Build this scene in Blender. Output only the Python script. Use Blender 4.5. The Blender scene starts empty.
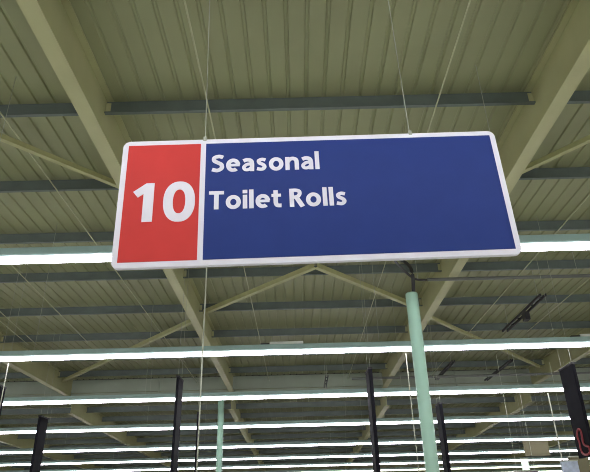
import bpy, bmesh, math
from mathutils import Vector, Matrix

S = bpy.context.scene
C = S.collection
CZ = 1.6                      # eye height; every z below is written from the floor up as CZ + height above eye
EX = 0.0

# ------------------------------------------------------------------ materials
def mat(name, col, rough=0.6, metal=0.0, emit=None, strength=0.0, var=0.06, scale=6.0, spec=0.4, bump=0.0):
    m = bpy.data.materials.new(name); m.use_nodes = True
    nt = m.node_tree; b = nt.nodes['Principled BSDF']
    b.inputs['Roughness'].default_value = rough
    b.inputs['Metallic'].default_value = metal
    b.inputs['Specular IOR Level'].default_value = spec
    tc = nt.nodes.new('ShaderNodeTexCoord')
    nz = nt.nodes.new('ShaderNodeTexNoise'); nz.inputs['Scale'].default_value = scale
    nz.inputs['Detail'].default_value = 4.0
    nt.links.new(tc.outputs['Object'], nz.inputs['Vector'])
    rp = nt.nodes.new('ShaderNodeValToRGB')
    rp.color_ramp.elements[0].position = 0.3; rp.color_ramp.elements[1].position = 0.7
    rp.color_ramp.elements[0].color = [c*(1-var) for c in col] + [1]
    rp.color_ramp.elements[1].color = [min(1, c*(1+var)) for c in col] + [1]
    nt.links.new(nz.outputs['Fac'], rp.inputs['Fac'])
    nt.links.new(rp.outputs['Color'], b.inputs['Base Color'])
    if bump:
        bp = nt.nodes.new('ShaderNodeBump'); bp.inputs['Strength'].default_value = bump
        nt.links.new(nz.outputs['Fac'], bp.inputs['Height'])
        nt.links.new(bp.outputs['Normal'], b.inputs['Normal'])
    if emit:
        b.inputs['Emission Color'].default_value = list(emit) + [1]
        b.inputs['Emission Strength'].default_value = strength
    return m

M = dict(
    deck=mat('painted_deck', (0.285, 0.300, 0.158), 0.55, var=0.07, scale=0.7),
    rafter=mat('olive_steel_paint', (0.405, 0.405, 0.208), 0.5, var=0.05, scale=2.0),
    purlin=mat('galvanised_steel', (0.108, 0.135, 0.115), 0.5, var=0.12, scale=3.0),
    brace=mat('pale_olive_paint', (0.40, 0.40, 0.19), 0.5),
    rod=mat('pale_rod', (0.45, 0.46, 0.28), 0.45),
    valley=mat('grey_green_beam', (0.27, 0.31, 0.235), 0.6, var=0.08, scale=1.2),
    housing=mat('grey_teal_trunking', (0.33, 0.47, 0.44), 0.45),
    lamp=mat('white_lamp', (0.9, 0.9, 0.9), 0.4, emit=(0.96, 0.91, 1.0), strength=20.5),
    lampfar=mat('hazed_far_lamp', (0.9, 0.9, 0.85), 0.4, emit=(1.0, 0.98, 0.75), strength=9.0),  # distance haze put into a dimmer, yellower lamp colour for the far rows
    pole=mat('pale_green_enamel', (0.38, 0.60, 0.47), 0.4, var=0.04, scale=3.0),
    black=mat('black_board', (0.010, 0.010, 0.013), 0.7, var=0.2, spec=0.05),
    cable=mat('black_rubber', (0.018, 0.018, 0.018), 0.6),
    conduit=mat('dark_grey_conduit', (0.13, 0.14, 0.12), 0.5),
    wire=mat('steel_wire', (0.34, 0.36, 0.28), 0.5),
    palecable=mat('pale_cable', (0.55, 0.58, 0.46), 0.5),
    white=mat('white_sign_plastic', (0.80, 0.79, 0.85), 0.4, var=0.02),
    red=mat('red_sign_face', (0.62, 0.052, 0.045), 0.5, var=0.03, spec=0.15),
    blue=mat('blue_sign_face', (0.021, 0.044, 0.205), 0.5, var=0.03, spec=0.15),
    logo=mat('red_logo', (0.26, 0.035, 0.042), 0.5),
    floor=mat('pale_vinyl_floor', (0.82, 0.82, 0.76), 0.45, var=0.03, scale=1.5),
    dimfloor=mat('low_bounce_floor', (0.20, 0.185, 0.15), 0.9, var=0.15, scale=8.0),  # made-up dark surface, bounces less light up to the far roof
    wall=mat('olive_wall_cladding', (0.22, 0.22, 0.14), 0.7, var=0.08, scale=0.8),
    brown=mat('brown_board', (0.13, 0.118, 0.062), 0.7),
    bluewhite=mat('pale_blue_sign', (0.42, 0.48, 0.58), 0.5, var=0.25, scale=9.0),
    greenwhite=mat('lit_green_white', (0.75, 0.85, 0.72), 0.5, emit=(0.80, 1.0, 0.80), strength=0.9),
    emerg=mat('white_fitting', (0.75, 0.78, 0.72), 0.4),
    purple=mat('dark_plum_board', (0.10, 0.08, 0.12), 0.6, var=0.2),
)

# ------------------------------------------------------------------ geometry helpers
def box(bm, x0, x1, y0, y1, z0, z1):
    vs = [bm.verts.new(p) for p in ((x0,y0,z0),(x1,y0,z0),(x1,y1,z0),(x0,y1,z0),(x0,y0,z1),(x1,y0,z1),(x1,y1,z1),(x0,y1,z1))]
    for f in ((0,3,2,1),(4,5,6,7),(0,1,5,4),(1,2,6,5),(2,3,7,6),(3,0,4,7)):
        bm.faces.new([vs[i] for i in f])

def prism(bm, prof, a, b, up=(0,0,1)):
    """extrude closed profile [(s, t)] from a to b; s to the side of travel, t along up"""
    a = Vector(a); b = Vector(b); d = (b-a).normalized(); u = Vector(up)
    s = d.cross(u).normalized(); u = s.cross(d).normalized()
    r0 = [bm.verts.new(a + s*p[0] + u*p[1]) for p in prof]
    r1 = [bm.verts.new(b + s*p[0] + u*p[1]) for p in prof]
    n = len(prof)
    for i in range(n):
        bm.faces.new((r0[i], r0[(i+1) % n], r1[(i+1) % n], r1[i]))
    bm.faces.new(r0[::-1]); bm.faces.new(r1)

def tube(bm, pts, r, n=10):
    pts = [Vector(p) for p in pts]; rings = []
    for i, p in enumerate(pts):
        d = (pts[min(i+1, len(pts)-1)] - pts[max(i-1, 0)]).normalized()
        u = Vector((0,0,1)) if abs(d.z) < 0.9 else Vector((0,1,0))
        s = d.cross(u).normalized(); u = s.cross(d).normalized()
        rings.append([bm.verts.new(p + (s*math.cos(2*math.pi*k/n) + u*math.sin(2*math.pi*k/n))*r) for k in range(n)])
    for a, b in zip(rings, rings[1:]):
        for k in range(n):
            bm.faces.new((a[k], a[(k+1) % n], b[(k+1) % n], b[k]))
    bm.faces.new(rings[0][::-1]); bm.faces.new(rings[-1])

def catmull(c, n=8):
    out = []
    c = [c[0]] + list(c) + [c[-1]]
    for i in range(1, len(c)-2):
        for k in range(n):
            t = k/n; p0, p1, p2, p3 = c[i-1:i+3]
            out.append(0.5*((2*p1) + (p2-p0)*t + (2*p0-5*p1+4*p2-p3)*t*t + (3*p1-p0-3*p2+p3)*t**3))
    out.append(c[-2]); return out

def obj(name, bm, m, parent=None, smooth=False, bevel=0.0):
    bmesh.ops.recalc_face_normals(bm, faces=bm.faces)
    me = bpy.data.meshes.new(name); bm.to_mesh(me); bm.free()
    me.materials.append(m)
    if smooth:
        for p in me.polygons: p.use_smooth = len(p.vertices) == 4
    o = bpy.data.objects.new(name, me); C.objects.link(o)
    if parent is not None: o.parent = parent
    if bevel:
        bv = o.modifiers.new('bevel', 'BEVEL'); bv.width = bevel; bv.segments = 2; bv.limit_method = 'ANGLE'
    return o

def tag(o, label, cat, group=None):
    o['label'] = label; o['category'] = cat
    if group: o['group'] = group
    return o

def thing(name, label, cat, loc=(0,0,0), group=None, rot=(0,0,0)):
    o = bpy.data.objects.new(name, None); C.objects.link(o)
    o.location = loc; o.rotation_euler = rot; o.empty_display_size = 0.1
    return tag(o, label, cat, group)

def structure(o):
    o['kind'] = 'structure'; return o

def B(): return bmesh.new()

# ------------------------------------------------------------------ room shell
XW = 26.0; YB = -20.0; YV = 23.2; YF = 48.0
DECK = CZ + 5.37; FL = CZ + 4.67          # deck underside, rafter flange underside (front bay)
def back_deck(y): return CZ + 4.72 - (y - YV)*0.020
def back_flange(y): return back_deck(y) - 0.62

bm = B()
prof = []
x = -XW
while x < XW - 0.01:
    prof += [(x, 0), (x+0.19, 0), (x+0.205, 0.022), (x+0.235, 0.022)]
    x += 0.25
prof.append((XW, 0))
for (y0, y1, f) in ((YB, YV, lambda y: DECK), (YV, YF, back_deck)):
    bm = B()
    lo = [[bm.verts.new((px, y, f(y)+pz)) for px, pz in prof] for y in (y0, y1)]
    hi = [[bm.verts.new((px, y, f(y)+0.12)) for px in (-XW, XW)] for y in (y0, y1)]
    for i in range(len(prof)-1):
        bm.faces.new((lo[0][i], lo[0][i+1], lo[1][i+1], lo[1][i]))
    bm.faces.new((hi[0][0], hi[0][1], hi[1][1], hi[1][0]))
    structure(obj('ceiling', bm, M['deck']))
bm = B(); box(bm, -XW-0.2, XW+0.2, YB-0.2, 15.0, -0.2, 0); structure(obj('floor', bm, M['floor']))
bm = B(); box(bm, -XW-0.2, XW+0.2, 15.0, YF+0.2, -0.2, 0); structure(obj('floor', bm, M['dimfloor']))  # unseen far floor, darkened to cut the light thrown up at the roof
bm = B(); box(bm, -XW-0.2, -XW, YB, YF, 0, DECK+0.2); structure(obj('wall_left', bm, M['wall']))
bm = B(); box(bm, XW, XW+0.2, YB, YF, 0, DECK+0.2); structure(obj('wall_right', bm, M['wall']))
bm = B(); box(bm, -XW-0.2, XW+0.2, YF, YF+0.2, 0, DECK+0.2); structure(obj('wall_far', bm, M['wall']))
bm = B(); box(bm, -XW-0.2, XW+0.2, YB-0.2, YB, 0, DECK+0.2); structure(obj('wall_back', bm, M['wall']))

# valley beam between the two roof bays
vb = thing('valley_beam', 'deep grey-green beam crossing the whole hall just above the third light row', 'beam', (0, YV+0.1, FL))
bm = B(); box(bm, -XW+0.05, XW-0.05, -0.02, 0.02, -0.05, 0.694); obj('web', bm, M['valley'], vb)
bm = B(); box(bm, -XW+0.05, XW-0.05, -0.12, 0.12, -0.09, -0.05); obj('bottom_flange', bm, M['valley'], vb)
for sx in (-5.5, 0.4, 6.3):
    bm = B(); box(bm, sx-0.01, sx+0.01, -0.09, -0.02, -0.05, 0.64); obj('stiffener', bm, M['valley'], vb)

# ------------------------------------------------------------------ rafters
RX = [-8.95, -2.57, 3.38, 9.25]
RXB = [-20.5, -14.6, -8.95, -2.64, 3.50, 9.2, 15.1, 21.0]
def rafter(x, y0, z0, y1, z1, h, label):
    r = thing('rafter', label, 'rafter', (x, y0, z0), 'olive steel roof rafters')
    e = Vector((0, y1-y0, z1-z0)); w = 0.10
    bm = B(); prism(bm, [(-w,0),(w,0),(w,0.018),(-w,0.018)], (0,0,0), e); obj('bottom_flange', bm, M['rafter'], r)
    bm = B(); prism(bm, [(-0.007,0.018),(0.007,0.018),(0.007,h-0.022),(-0.007,h-0.022)], (0,0,0), e); obj('web', bm, M['rafter'], r)
    bm = B(); prism(bm, [(-w,h-0.022),(w,h-0.022),(w,h-0.004),(-w,h-0.004)], (0,0,0), e); obj('top_flange', bm, M['rafter'], r)
    return r
fl = ['olive steel rafter at far left, ending on the grey-green cross beam',
      'olive steel rafter passing behind the red left end of the sign',
      'olive steel rafter passing behind the blue right end of the sign',
      'olive steel rafter at far right, ending on the grey-green cross beam']
front_r = [rafter(x, YB+0.05, FL, YV-0.03, FL, DECK-FL, l) for x, l in zip(RX, fl)]
bl = ['outermost left rafter of the far roof beyond the cross beam',
      'second rafter from the left in the far roof beyond the cross beam',
      'far-roof rafter running on from the front far-left rafter, past the slim banner at lower left',
      'far-roof rafter running down beside the thin distant pale green post',
      'far-roof rafter running down right of the black banner near picture centre',
      'far-roof rafter running down between the front green post and the right banner',
      'second rafter from the right in the far roof beyond the cross beam',
      'outermost right rafter of the far roof beyond the cross beam']
for x, l in zip(RXB, bl):
    rafter(x, YV+0.23, back_flange(YV+0.23), YF-0.05, back_flange(YF-0.05), 0.62, l)

# ------------------------------------------------------------------ purlins (broken at the rafter webs)
def purlin(y, zdeck, xs, label, group, cleats=True):
    p = thing('purlin', label, 'purlin', (0, y, zdeck), group)
    h = 0.225
    cuts = [-XW+0.05] + [c for x in xs for c in (x-0.010, x+0.010)] + [XW-0.05]
    bm = B()
    for a, b in zip(cuts[0::2], cuts[1::2]):
        # Z section with turned lips: web, top flange away, bottom flange towards the eye
        q = [(-0.05,0),(0.004,0),(0.004,0.221),(0.06,0.221),(0.06,0.206),(0.064,0.206),(0.064,0.225),(0,0.225),(0,0.004),(-0.046,0.004),(-0.046,0.022),(-0.05,0.022)]
        q = [(-s, t) for s, t in q]      # travel +x: s points to -y
        prism(bm, q, (a, 0, -h-0.026), (b, 0, -h-0.026))
    obj('section', bm, M['purlin'], p)
    for x in xs:
        if abs(x) > 12: continue
        for sgn in (-1, 1):
            if not cleats: continue
            bm = B(); e = sorted((x+sgn*0.009, x+sgn*0.075)); box(bm, e[0], e[1], -0.014, -0.006, -0.238, -0.06)
            obj('cleat', bm, M['rafter'], p)
    return p
PY = [2.35, 4.4, 6.40, 8.38, 10.34, 12.34, 14.68, 17.05, 19.35, 21.66]
pl = ['nearest grey steel roof purlin, almost overhead in front of the sign',
      'second nearest grey steel roof purlin, over the hanging wires of the sign',
      'grey steel purlin crossing the ceiling just above the sign',
      'grey steel purlin passing behind the lettered upper half of the sign',
      'grey steel purlin passing behind the lower half of the sign, above the nearest light row',
      'grey steel purlin just under the lower edge of the sign at the brace peak',
      'grey steel purlin at the lower ends of the peaked braces, second below the sign',
      'grey steel purlin directly above the second light row, third below the sign',
      'grey steel purlin seen right under the second light row',
      'grey steel purlin along the top of the grey-green cross beam']
for y, l in zip(PY, pl): purlin(y, DECK, RX, l, 'roof purlins of the front bay', cleats=y > 4)
ords = ['first','second','third','fourth','fifth','sixth','seventh','eighth','ninth','tenth','eleventh']
for k in range(11):
    y = 25.2 + 2.1*k
    purlin(y, back_deck(y), RXB, 'dark grey roof purlin, %s behind the grey-green cross beam' % ords[k], 'roof purlins of the far bay', cleats=False)

# ------------------------------------------------------------------ diagonal braces (steel angles under the purlins)
def brace(a, b, label, w=0.11):
    a = (a[0], a[1], CZ+a[2]); b = (b[0], b[1], CZ+b[2])
    bm = B(); t = 0.010
    s = -1 if b[0] > a[0] else 1
    q = [(0,0),(s*w,0),(s*w,t),(s*t,t),(s*t,w),(0,w)]
    prism(bm, q if s > 0 else q[::-1], a, b)
    return tag(obj('roof_brace', bm, M['brace']), label, 'brace', 'diagonal roof braces')
ZB = 5.005
brace((0.42, 11.62, ZB), (-2.43, 14.45, ZB-0.02), 'diagonal olive brace from the peak under the sign down to the left rafter')
brace((0.50, 11.62, ZB), (3.22, 14.45, ZB-0.02), 'diagonal olive brace from the peak under the sign down to the right rafter')
brace((-2.62, 14.9, ZB), (-8.85, 21.9, ZB), 'diagonal olive brace crossing behind the second light row at left')
brace((3.42, 15.0, ZB), (9.1, 21.6, ZB), 'diagonal olive brace crossing behind the second light row right of the front post', 0.09)
brace((9.3, 21.6, ZB), (12.3, 14.7, ZB), 'diagonal olive brace at right edge above the right black banner', 0.09)
brace((-2.62, 8.3, ZB), (-5.6, 5.15, ZB), 'diagonal olive brace left of the sign in the upper left corner', 0.08)
brace((3.42, 8.25, ZB), (6.2, 5.05, ZB), 'diagonal olive brace right of the sign in the upper right', 0.08)

# ------------------------------------------------------------------ thin tie rods running across the purlins
ZR = CZ + 5.107
def rod(pts, label, r=0.011, m='rod', cat='tie rod'):
    bm = B(); tube(bm, pts, r, 8)
    return tag(obj('tie_rod', bm, M[m], smooth=True), label, cat, 'thin tie rods under the purlins')
for xx, l in ((-1.12, 'thin pale tie rod over the divider end of the sign, left of picture centre'),
              (2.0, 'thin pale tie rod over the blue half of the sign, right of picture centre'),
              (-3.95, 'thin pale tie rod just left of the red end of the sign'),
              (5.25, 'thin pale tie rod just right of the blue end of the sign')):
    y = [YB+0.1] + PY + [YV-0.1]
    rod([(xx, a, ZR) for a in y], l)
rod([(-6.05, 11.2, ZR), (-6.35, 17.2, ZR)], 'thin pale tie rod running down from the nearest light row at far left')
rod([(7.05, 12.3, ZR), (7.05, 17.2, ZR)], 'thin pale tie rod at right edge between the first two light rows')
rod([(-7.45, 12.2, ZR), (-7.95, 17.3, ZR)], 'upper of two parallel tie rods at the left edge above the second light row')
rod([(-7.75, 12.2, ZR), (-8.2, 17.3, ZR)], 'lower of two parallel tie rods at the left edge above the second light row')

# ------------------------------------------------------------------ light rows
LZ = CZ + 2.68
LY = [-19.0, -14.9, -10.8, -6.6, -2.5, 1.70, 5.86, 9.96, 13.88, 18.3, 23.3, 27.8, 32.0, 36.2, 40.4, 44.6]
ll = ['continuous row of white tube lights along the back wall behind the viewer',
      'second row of white tube lights from the back wall behind the viewer',
      'third row of white tube lights from the back wall behind the viewer',
      'fourth row of white tube lights from the back wall behind the viewer',
      'fifth row of white tube lights from the back wall, last one behind the viewer',
      'continuous row of white tube lights overhead in front of the sign',
      'nearest visible row of white tube lights, its middle hidden behind the sign',
      'second row of white tube lights, crossing just under the sign across the whole picture',
      'third row of white tube lights, crossing right below the grey-green cross beam',
      'fourth row of white tube lights, next below the cross beam row',
      'fifth row of white tube lights counted down from the sign',
      'sixth row of white tube lights, cut by the brown hanging board at right',
      'seventh row of white tube lights, thin and slightly yellow',
      'eighth row of tube lights, thin and yellowish, near picture bottom',
      'ninth row of tube lights, thin and yellowish, at picture bottom',
      'tenth and farthest row of tube lights by the far wall']
def deck_at(y): return DECK if y < YV else back_deck(y)
SEG = 5.2
for k, (y, l) in enumerate(zip(LY, ll)):
    t = thing('light_row', l, 'light row', (0, y, LZ), 'rows of tube lights under the roof')
    bm = B()
    q = [(-0.06,0.047),(0.06,0.047),(0.075,0.062),(0.075,0.135),(0.06,0.145),(-0.06,0.145),(-0.075,0.135),(-0.075,0.062)]
    prism(bm, q, (-XW+0.1, 0, 0), (XW-0.1, 0, 0)); obj('trunking', bm, M['housing'], t)
    proto = None
    for i in range(10):
        x0 = -XW + SEG*i
        if proto is None:
            bm = B(); tube(bm, [(0.004, 0, 0.006), (SEG-0.004, 0, 0.006)], 0.031, 12)
            proto = obj('lamp_tube', bm, M['lampfar' if k >= 13 else 'lamp'], t, smooth=True); proto.location.x = x0
        else:
            c = proto.copy(); C.objects.link(c); c.parent = t; c.location.x = x0
    if k >= 5:
        top = (FL - 0.095 if abs(y - YV) < 0.3 else deck_at(y) - 0.005) - LZ
        wp = None
        for i in range(9):
            wx = -22.75 + 6.05*i + (0.0 if k % 2 else 1.0)
            if abs(wx) > 0.6*max(y, 3) + 1: continue
            bm = B(); tube(bm, [(wx, 0, 0.14), (wx, 0, top)], 0.004, 6); obj('suspension_wire', bm, M['wire'], t)

# emergency fittings on top of the second row
for x0, x1, l in ((-0.47, 0.12, 'slim white fitting lying on top of the second light row near picture centre'),
                  (4.98, 5.6, 'slim white fitting lying on top of the second light row at right edge')):
    e = thing('emergency_light', l, 'emergency light', ((x0+x1)/2, 9.96, LZ+0.147), 'white fittings on the second light row')
    h = (x1-x0)/2
    bm = B(); box(bm, -h, h, -0.045, 0.045, 0, 0.05); obj('housing', bm, M['emerg'], e, bevel=0.008)
    bm = B(); box(bm, -h-0.16, -h-0.005, -0.03, 0.03, 0, 0.03); obj('connector', bm, M['cable'], e)

# ------------------------------------------------------------------ the hanging sign
SW, SH = 2.34, 0.866
sign = thing('aisle_sign', 'large hanging red and blue aisle sign numbered 10 with white border and white lettering', 'sign',
             (0.128, 3.0, CZ + 1.760), rot=(0, -math.radians(1.12), math.radians(1.0)))
def rrect(w, h, r, n=6):
    pts = []
    for cx, cz, a0 in ((w/2-r, h/2-r, 0), (-w/2+r, h/2-r, 90), (-w/2+r, -h/2+r, 180), (w/2-r, -h/2+r, 270)):
        for i in range(n+1):
            a = math.radians(a0 + 90*i/n); pts.append((cx + r*math.cos(a), cz + r*math.sin(a)))
    return pts
def plate(pts, y0, y1):
    bm = B()
    a = [bm.verts.new((p[0], y0, p[1])) for p in pts]; b = [bm.verts.new((p[0], y1, p[1])) for p in pts]
    n = len(pts)
    for i in range(n): bm.faces.new((a[i], a[(i+1) % n], b[(i+1) % n], b[i]))
    bm.faces.new(a); bm.faces.new(b[::-1]); return bm
BR = 0.036
DIV0, DIV1 = -SW/2 + 0.483, -SW/2 + 0.516
obj('border', plate(rrect(SW, SH, 0.045), 0, 0.03), M['white'], sign, bevel=0.004)
obj('red_panel', plate([(-SW/2+BR, -SH/2+BR), (DIV0, -SH/2+BR), (DIV0, SH/2-BR), (-SW/2+BR, SH/2-BR)], -0.003, 0.001), M['red'], sign)['label'] = 'red number panel'
obj('blue_panel', plate([(DIV1, -SH/2+BR), (SW/2-BR, -SH/2+BR), (SW/2-BR, SH/2-BR), (DIV1, SH/2-BR)], -0.003, 0.001), M['blue'], sign)['label'] = 'blue text panel'

# lettering drawn as flat bold strokes; units of one capital height
def cat2(pts, n=8):
    return [(p.x, p.y) for p in catmull([Vector((a, b, 0)) for a, b in pts], n)]
def arc(cx, cy, rx, ry, a0, a1, n=28):
    return [(cx + rx*math.cos(math.radians(a0+(a1-a0)*i/n)), cy + ry*math.sin(math.radians(a0+(a1-a0)*i/n))) for i in range(n+1)]
W = 0.195
GLYPH = {                                       # width, [(points, stroke width)]
 'S': (0.60, [(cat2([(0.54,0.84),(0.36,0.905),(0.155,0.83),(0.145,0.66),(0.31,0.54),(0.47,0.42),(0.48,0.22),(0.29,0.095),(0.05,0.16)]), W)]),
 'e': (0.62, [(arc(0.32,0.37,0.225,0.285,5,310), W), ([(0.12,0.375),(0.615,0.375)], 0.14)]),
 'a': (0.57, [(cat2([(0.08,0.60),(0.25,0.660),(0.41,0.61),(0.47,0.45),(0.47,0.2),(0.47,0.0)]), W),
              (cat2([(0.47,0.41),(0.26,0.395),(0.105,0.25),(0.155,0.105),(0.30,0.09),(0.44,0.19)]), 0.165)]),
 's': (0.50, [(cat2([(0.43,0.62),(0.27,0.66),(0.125,0.585),(0.16,0.455),(0.31,0.36),(0.385,0.22),(0.27,0.09),(0.04,0.13)]), 0.175)]),
 'o': (0.66, [(arc(0.33,0.37,0.235,0.285,0,360), W)]),
 'n': (0.62, [([(0.098,0),(0.098,0.745)], W), (cat2([(0.11,0.46),(0.21,0.61),(0.36,0.655),(0.49,0.58),(0.522,0.42),(0.522,0.2),(0.522,0.0)]), W)]),
 'l': (0.195, [([(0.0975,0),(0.0975,1.03)], W)]),
 'i': (0.195, [([(0.0975,0),(0.0975,0.745)], W), ([(0.0975,0.84),(0.0975,1.02)], 0.21)]),
 'T': (0.66, [([(0,0.91),(0.66,0.91)], 0.18), ([(0.33,0.95),(0.33,0)], 0.205)]),
 't': (0.43, [(cat2([(0.185,0.94),(0.185,0.60),(0.185,0.26),(0.25,0.115),(0.43,0.10)]), W), ([(0.0,0.665),(0.42,0.665)], 0.155)]),
 'R': (0.64, [([(0.1,0),(0.1,1.0)], 0.2), (cat2([(0.1,0.912),(0.29,0.912),(0.435,0.85),(0.455,0.70),(0.37,0.57),(0.25,0.53),(0.1,0.53)]), 0.175), ([(0.30,0.53),(0.57,0.0)], 0.21)]),
 ' ': (0.19, []),
}
def stroke(bm, pts, w, ox, oz, sx, sz, y0, y1):
    pts = [p for i, p in enumerate(pts) if i == 0 or (abs(p[0]-pts[i-1][0]) + abs(p[1]-pts[i-1][1])) > 1e-5]
    rows = []
    for i, p in enumerate(pts):
        a = pts[max(i-1, 0)]; b = pts[min(i+1, len(pts)-1)]
        d = Vector((b[0]-a[0], b[1]-a[1])).normalized(); nx, nz = -d.y*w/2, d.x*w/2
        row = []
        for s_, y in ((1, y0), (-1, y0), (-1, y1), (1, y1)):
            row.append(bm.verts.new((ox + (p[0]+nx*s_)*sx, y, oz + (p[1]+nz*s_)*sz)))
        rows.append(row)
    for a, b in zip(rows, rows[1:]):
        for k in range(4): bm.faces.new((a[k], a[(k+1) % 4], b[(k+1) % 4], b[k]))
    bm.faces.new(rows[0]); bm.faces.new(rows[-1][::-1])
def word(name, body, x0, x1, z0, cap, parent):
    sp = 0.085
    tot = sum(GLYPH[c][0] for c in body) + sp*(len(body)-1)
    sx = (x1-x0)/tot; x = x0; bm = B()
    for c in body:
        for j, (pts, w) in enumerate(GLYPH[c][1]):
            stroke(bm, pts, w, x, z0, sx, cap, -0.0062 - 0.0002*j, -0.002)
        x += (GLYPH[c][0] + sp)*sx
    return obj(name, bm, M['white'], parent)
OX, OZ = 0.128, 1.760
word('lettering', 'Seasonal', -0.492-OX, 0.172-OX, 1.943-OZ, 0.126, sign)['label'] = 'white word Seasonal'
word('lettering', 'Toilet Rolls', -0.500-OX, 0.321-OX, 1.684-OZ, 0.124, sign)['label'] = 'white words Toilet Rolls'
# the number: a flagged 1 without foot, and an upright oval 0
bm = plate([(0.124, 0), (0.124, 0.262), (0.076, 0.262), (0.0, 0.205), (0.030, 0.165), (0.063, 0.190), (0.063, 0)], -0.0065, -0.002)
N1 = obj('numeral', bm, M['white'], sign); N1.location = (-0.952-OX, 0, 1.616-OZ); N1['label'] = 'white numeral one'
bm = B(); n = 40; rings = []
for (rx, rz) in ((0.094, 0.137), (0.037, 0.082)):
    for yy in (-0.0065, -0.002):
        ring = []
        for i in range(n):
            a = 2*math.pi*i/n; ca, sa = math.cos(a), math.sin(a); e = 2/2.25
            ring.append(bm.verts.new((rx*math.copysign(abs(ca)**e, ca), yy, rz*math.copysign(abs(sa)**e, sa))))
        rings.append(ring)
for i in range(n):
    j = (i+1) % n
    for p, q in ((0, 1), (1, 3), (3, 2), (2, 0)):
        bm.faces.new((rings[p][i], rings[p][j], rings[q][j], rings[q][i]))
N0 = obj('numeral', bm, M['white'], sign); N0.location = (-0.676-OX, 0, 1.747-OZ); N0['label'] = 'white numeral zero'
for hx in (-0.535-OX, 0.762-OX):
    bm = B(); box(bm, hx-0.010, hx+0.010, -0.004, 0.034, SH/2-0.012, SH/2+0.018); c = obj('clip', bm, M['wire'], sign)
    bm = B(); tube(bm, [(hx, 0.015, SH/2+0.018), (hx, 0.015, 5.37-OZ-0.01)], 0.0035, 6); obj('hanging_wire', bm, M['wire'], sign)

# ------------------------------------------------------------------ service posts
def post(x, y, top, label):
    p = thing('service_post', label, 'post', (x, y, 0), 'pale green service posts')
    bm = B(); tube(bm, [(0,0,0.02), (0,0,top-0.012)], 0.080, 28); obj('shaft', bm, M['pole'], p, smooth=True)
    bm = B(); tube(bm, [(0,0,top-0.012), (0,0,top)], 0.076, 28); obj('cap', bm, M['pole'], p, smooth=True)
    bm = B(); tube(bm, [(0,0,0), (0,0,0.02)], 0.14, 28); obj('base_plate', bm, M['pole'], p, smooth=True)
    return p
post(1.53, 7.2, CZ+2.69, 'pale green round post rising in front of the light rows, right of centre')
post(-2.02, 15.6, CZ+3.03, 'thinner-looking distant pale green post under the third light row, left of centre')

# conduit and the black cable curving into the post
bm = B(); tube(bm, [(2.80, 11.42, CZ+4.57), (XW-0.1, 11.42, CZ+4.57)], 0.036, 10)
cd = tag(obj('conduit', bm, M['conduit'], smooth=True), 'dark grey conduit running right from the front post, under the ceiling', 'conduit')
for hx in (2.6, 6.0, 9.0):
    bm = B(); tube(bm, [(hx, 11.42, CZ+4.60), (hx, 11.42, DECK-0.005)], 0.006, 6); obj('hanger', bm, M['wire'], cd)
pts = []
ctrl = [Vector((1.56, 7.2, CZ+2.69)), Vector((1.57, 7.22, CZ+3.05)), Vector((1.66, 8.4, CZ+3.72)), Vector((1.95, 10.2, CZ+4.45)), Vector((2.5, 11.35, CZ+4.58)), Vector((2.80, 11.42, CZ+4.57))]
bm = B(); tube(bm, catmull(ctrl), 0.024, 10)
tag(obj('power_cable', bm, M['cable'], smooth=True), 'thick black cable bending out of the top of the front pale green post', 'cable')

# second conduit under the far side of the front bay
bm = B(); tube(bm, [(1.9, 20.4, CZ+4.515), (14.0, 20.4, CZ+4.515)], 0.045, 10)
c2 = tag(obj('conduit', bm, M['conduit'], smooth=True), 'dark conduit crossing in front of the grey-green cross beam right of centre', 'conduit')
for hx in (4.4, 9.6):
    bm = B(); tube(bm, [(hx, 20.4, CZ+4.555), (hx, 20.4, DECK)], 0.008, 6); obj('hanger', bm, M['wire'], c2)

# short cable ladder lengths
def ladder(x, y0, y1, z, label, w=0.13, m='cable'):
    t = thing('cable_ladder', label, 'cable ladder', (x, y0, CZ+z), 'short dark cable ladders')
    for s in (-1, 1):
        bm = B(); box(bm, s*w/2-0.014, s*w/2+0.014, 0, y1-y0, -0.03, 0.03); obj('rail', bm, M[m], t)
    for k in range(int((y1-y0)/0.5)):
        bm = B(); box(bm, -w/2, w/2, 0.2+0.5*k, 0.235+0.5*k, -0.015, 0.015); obj('rung', bm, M[m], t)
    for yy in (0.3, y1-y0-0.3):
        bm = B(); tube(bm, [(0.0, yy, 0.0), (0.0, yy, 5.37-z)], 0.007, 6); obj('hanger', bm, M['wire'], t)
    return t
lad = ladder(5.7, 12.6, 15.4, 4.60, 'short dark cable ladder right of the front post between the first and second light rows')
bm = B(); box(bm, -0.06, 0.06, 1.1, 1.3, -0.22, -0.03); obj('junction_box', bm, M['cable'], lad)
ladder(5.05, 18.6, 21.2, 4.60, 'short dark cable ladder just right of the front post below the second light row', 0.08)
ladder(6.95, 18.6, 21.6, 4.60, 'short dark cable ladder farther right below the second light row', 0.08)
ladder(1.0, 19.6, 21.4, 4.45, 'short dark cable ladder left of the front post beside the central black banner', 0.07)

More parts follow.
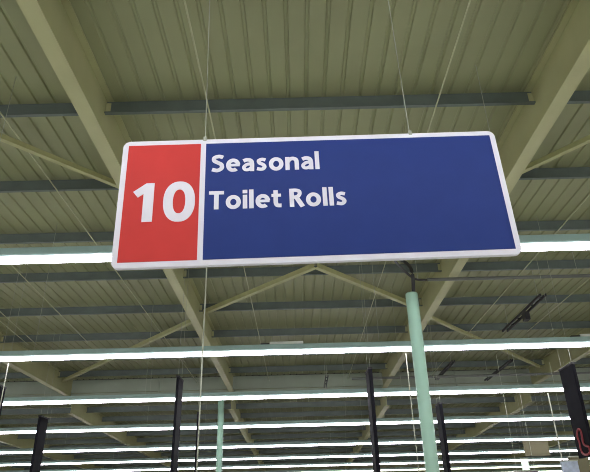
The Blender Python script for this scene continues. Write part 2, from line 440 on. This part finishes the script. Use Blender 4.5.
# ------------------------------------------------------------------ black edge-on banners
def banner(x, y, top, h, w, label, th=0.05, ceil=None):
    b = thing('hanging_banner', label, 'banner', (x, y, CZ+top-h), 'black vertical banners hung between aisles')
    bm = B(); box(bm, -th/2, th/2, -w/2, w/2, 0, h-0.02); obj('board', bm, M['black'], b, bevel=0.008)
    bm = B(); box(bm, -th/2-0.006, th/2+0.006, -w/2-0.01, w/2+0.01, h-0.02, h+0.012); obj('top_rail', bm, M['cable'], b)
    for s in (-1, 1):
        bm = B(); tube(bm, [(0, s*w*0.4, h+0.012), (0, s*w*0.4, ((ceil or deck_at(y)) - (CZ+top-h) - 0.004))], 0.0035, 5); obj('hanging_wire', bm, M['wire'], b)
    return b
rb = banner(4.83, 10.4, 2.42, 1.52, 0.54, 'wide black hanging banner with red looping emblem at its foot, at right edge', 0.06)
banner(1.37, 11.1, 2.60, 2.1, 0.50, 'black hanging banner just left of the front post, near picture centre', 0.07)
banner(-2.36, 11.7, 2.68, 2.1, 0.46, 'black hanging banner between the left banner and the distant post')
banner(-6.90, 16.2, 2.76, 2.2, 0.50, 'black hanging banner at lower left, crossing the fourth to eighth light rows', 0.07)
banner(3.40, 14.4, 2.52, 2.1, 0.42, 'black hanging banner directly right of the front pale green post', 0.08, FL)
banner(-2.55, 15.3, 2.60, 2.1, 0.28, 'very thin-looking black hanging banner beside the bright cable left of the distant post', 0.03, FL)
banner(-5.61, 11.0, 2.47, 0.62, 0.40, 'black banner cut by the left picture edge at the third light row', 0.05)

def ribbon(pts, r, y_to):            # flat raised stroke on the banner's left face; pts are (u towards eye, v up)
    bm = B(); tube(bm, [(-0.034, -u, v) for u, v in pts], r, 8); return bm
loop = [Vector((0,0,0))]
def emb(pts): return [(p.x, p.y) for p in catmull([Vector((a, b, 0)) for a, b in pts], 6)]
outer = emb([(-0.10, 0.40), (-0.02, 0.45), (0.05, 0.41), (0.05, 0.31), (0.04, 0.22), (0.10, 0.17), (0.20, 0.14), (0.21, 0.06), (0.10, 0.03), (-0.04, 0.05), (-0.10, 0.13), (-0.09, 0.24), (-0.12, 0.32), (-0.10, 0.40)])
obj('emblem', ribbon(outer, 0.020, 0), M['logo'], rb, smooth=True)['label'] = 'red looping emblem'

# ------------------------------------------------------------------ thin vertical cables and small far hangings
def vcable(x, y, z0, z1, r, label, m='palecable'):
    bm = B(); tube(bm, [(x, y, CZ+z0), (x, y, CZ+z1)], r, 8)
    return tag(obj('drop_cable', bm, M[m], smooth=True), label, 'cable', 'thin vertical drop cables')
vcable(-1.485, 9.0, 0.3, 5.36, 0.011, 'pale vertical cable dropping left of the distant post, to the picture bottom')
vcable(1.90, 9.98, 0.3, 2.62, 0.008, 'pale vertical cable close along the left side of the front green post')
vcable(-5.02, 9.98, 1.6, 2.62, 0.008, 'pale vertical cable hanging from the second light row at left edge')

def hang_sign(x0, x1, y, z0, z1, m, label, cat, wire_top, name, wr=0.012):
    t = thing(name, label, cat, ((x0+x1)/2, y, CZ+z0)); h = (x1-x0)/2
    bm = B(); box(bm, -h, h, -0.03, 0.03, 0, z1-z0); obj('panel', bm, M[m], t, bevel=0.006)
    bm = B(); box(bm, -h-0.01, h+0.01, -0.036, 0.036, z1-z0, z1-z0+0.03); obj('top_rail', bm, M['wire'], t)
    for s in ((-1,) if cat == 'price sign' else (-1, 1)):
        bm = B(); tube(bm, [(s*h*0.75, 0, z1-z0+0.03), (s*h*0.75, 0, wire_top-z0)], wr, 6); obj('hanging_wire', bm, M['palecable'], t)
    return t
hang_sign(5.83, 6.20, 13.90, 0.62, 1.12, 'bluewhite', 'small pale blue hanging sign on one long cable, bottom right corner', 'price sign', 2.62, 'price_sign', 0.015)
hang_sign(9.27, 9.55, 26.0, 1.70, 2.24, 'greenwhite', 'tiny lit green-white hanging sign, left of the pale blue hanging sign', 'lit sign', 4.6, 'lit_sign', 0.004)
hang_sign(8.75, 9.72, 24.0, 2.16, 2.84, 'brown', 'plain brown hanging board hiding part of the sixth light row at right', 'board', 4.6, 'hanging_board', 0.004)
hang_sign(5.00, 5.55, 14.6, 0.55, 0.98, 'purple', 'dark plum hanging board low beside the pale blue hanging sign', 'board', 3.77, 'hanging_board', 0.004)
hang_sign(6.75, 7.25, 15.6, 0.85, 1.35, 'brown', 'small brown hanging board under the banner with the red emblem', 'board', 3.77, 'hanging_board', 0.004)

# ------------------------------------------------------------------ camera
f = 580.0; cx, cy = 295.0, 236.0
up = Vector((265-cx, 930+cy, -f)).normalized()
fw = Vector((301-cx, cy-525, -f)); fw = (fw - up*fw.dot(up)).normalized()
rt = fw.cross(up)
cam = bpy.data.cameras.new('camera'); co = bpy.data.objects.new('camera', cam); C.objects.link(co)
mw = Matrix((rt, fw, up)).to_4x4(); mw.translation = Vector((0, 0, CZ)); co.matrix_world = mw
cam.sensor_fit = 'HORIZONTAL'; cam.sensor_width = 36.0; cam.lens = 36.0*f/590.0
cam.clip_start = 0.05; cam.clip_end = 200
S.camera = co

w = bpy.data.worlds.new('world'); S.world = w; w.use_nodes = True
w.node_tree.nodes['Background'].inputs['Color'].default_value = (0.5, 0.5, 0.45, 1)
w.node_tree.nodes['Background'].inputs['Strength'].default_value = 0.05
vs = S.view_settings
vs.view_transform = 'Standard'; vs.look = 'None'; vs.gamma = 1.0; vs.use_curve_mapping = False
vs.exposure = EX
try:
    S.cycles.use_denoising = True; S.cycles.max_bounces = 8; S.cycles.diffuse_bounces = 5
    S.cycles.sample_clamp_indirect = 6.0; S.cycles.filter_width = 1.0
except Exception: pass
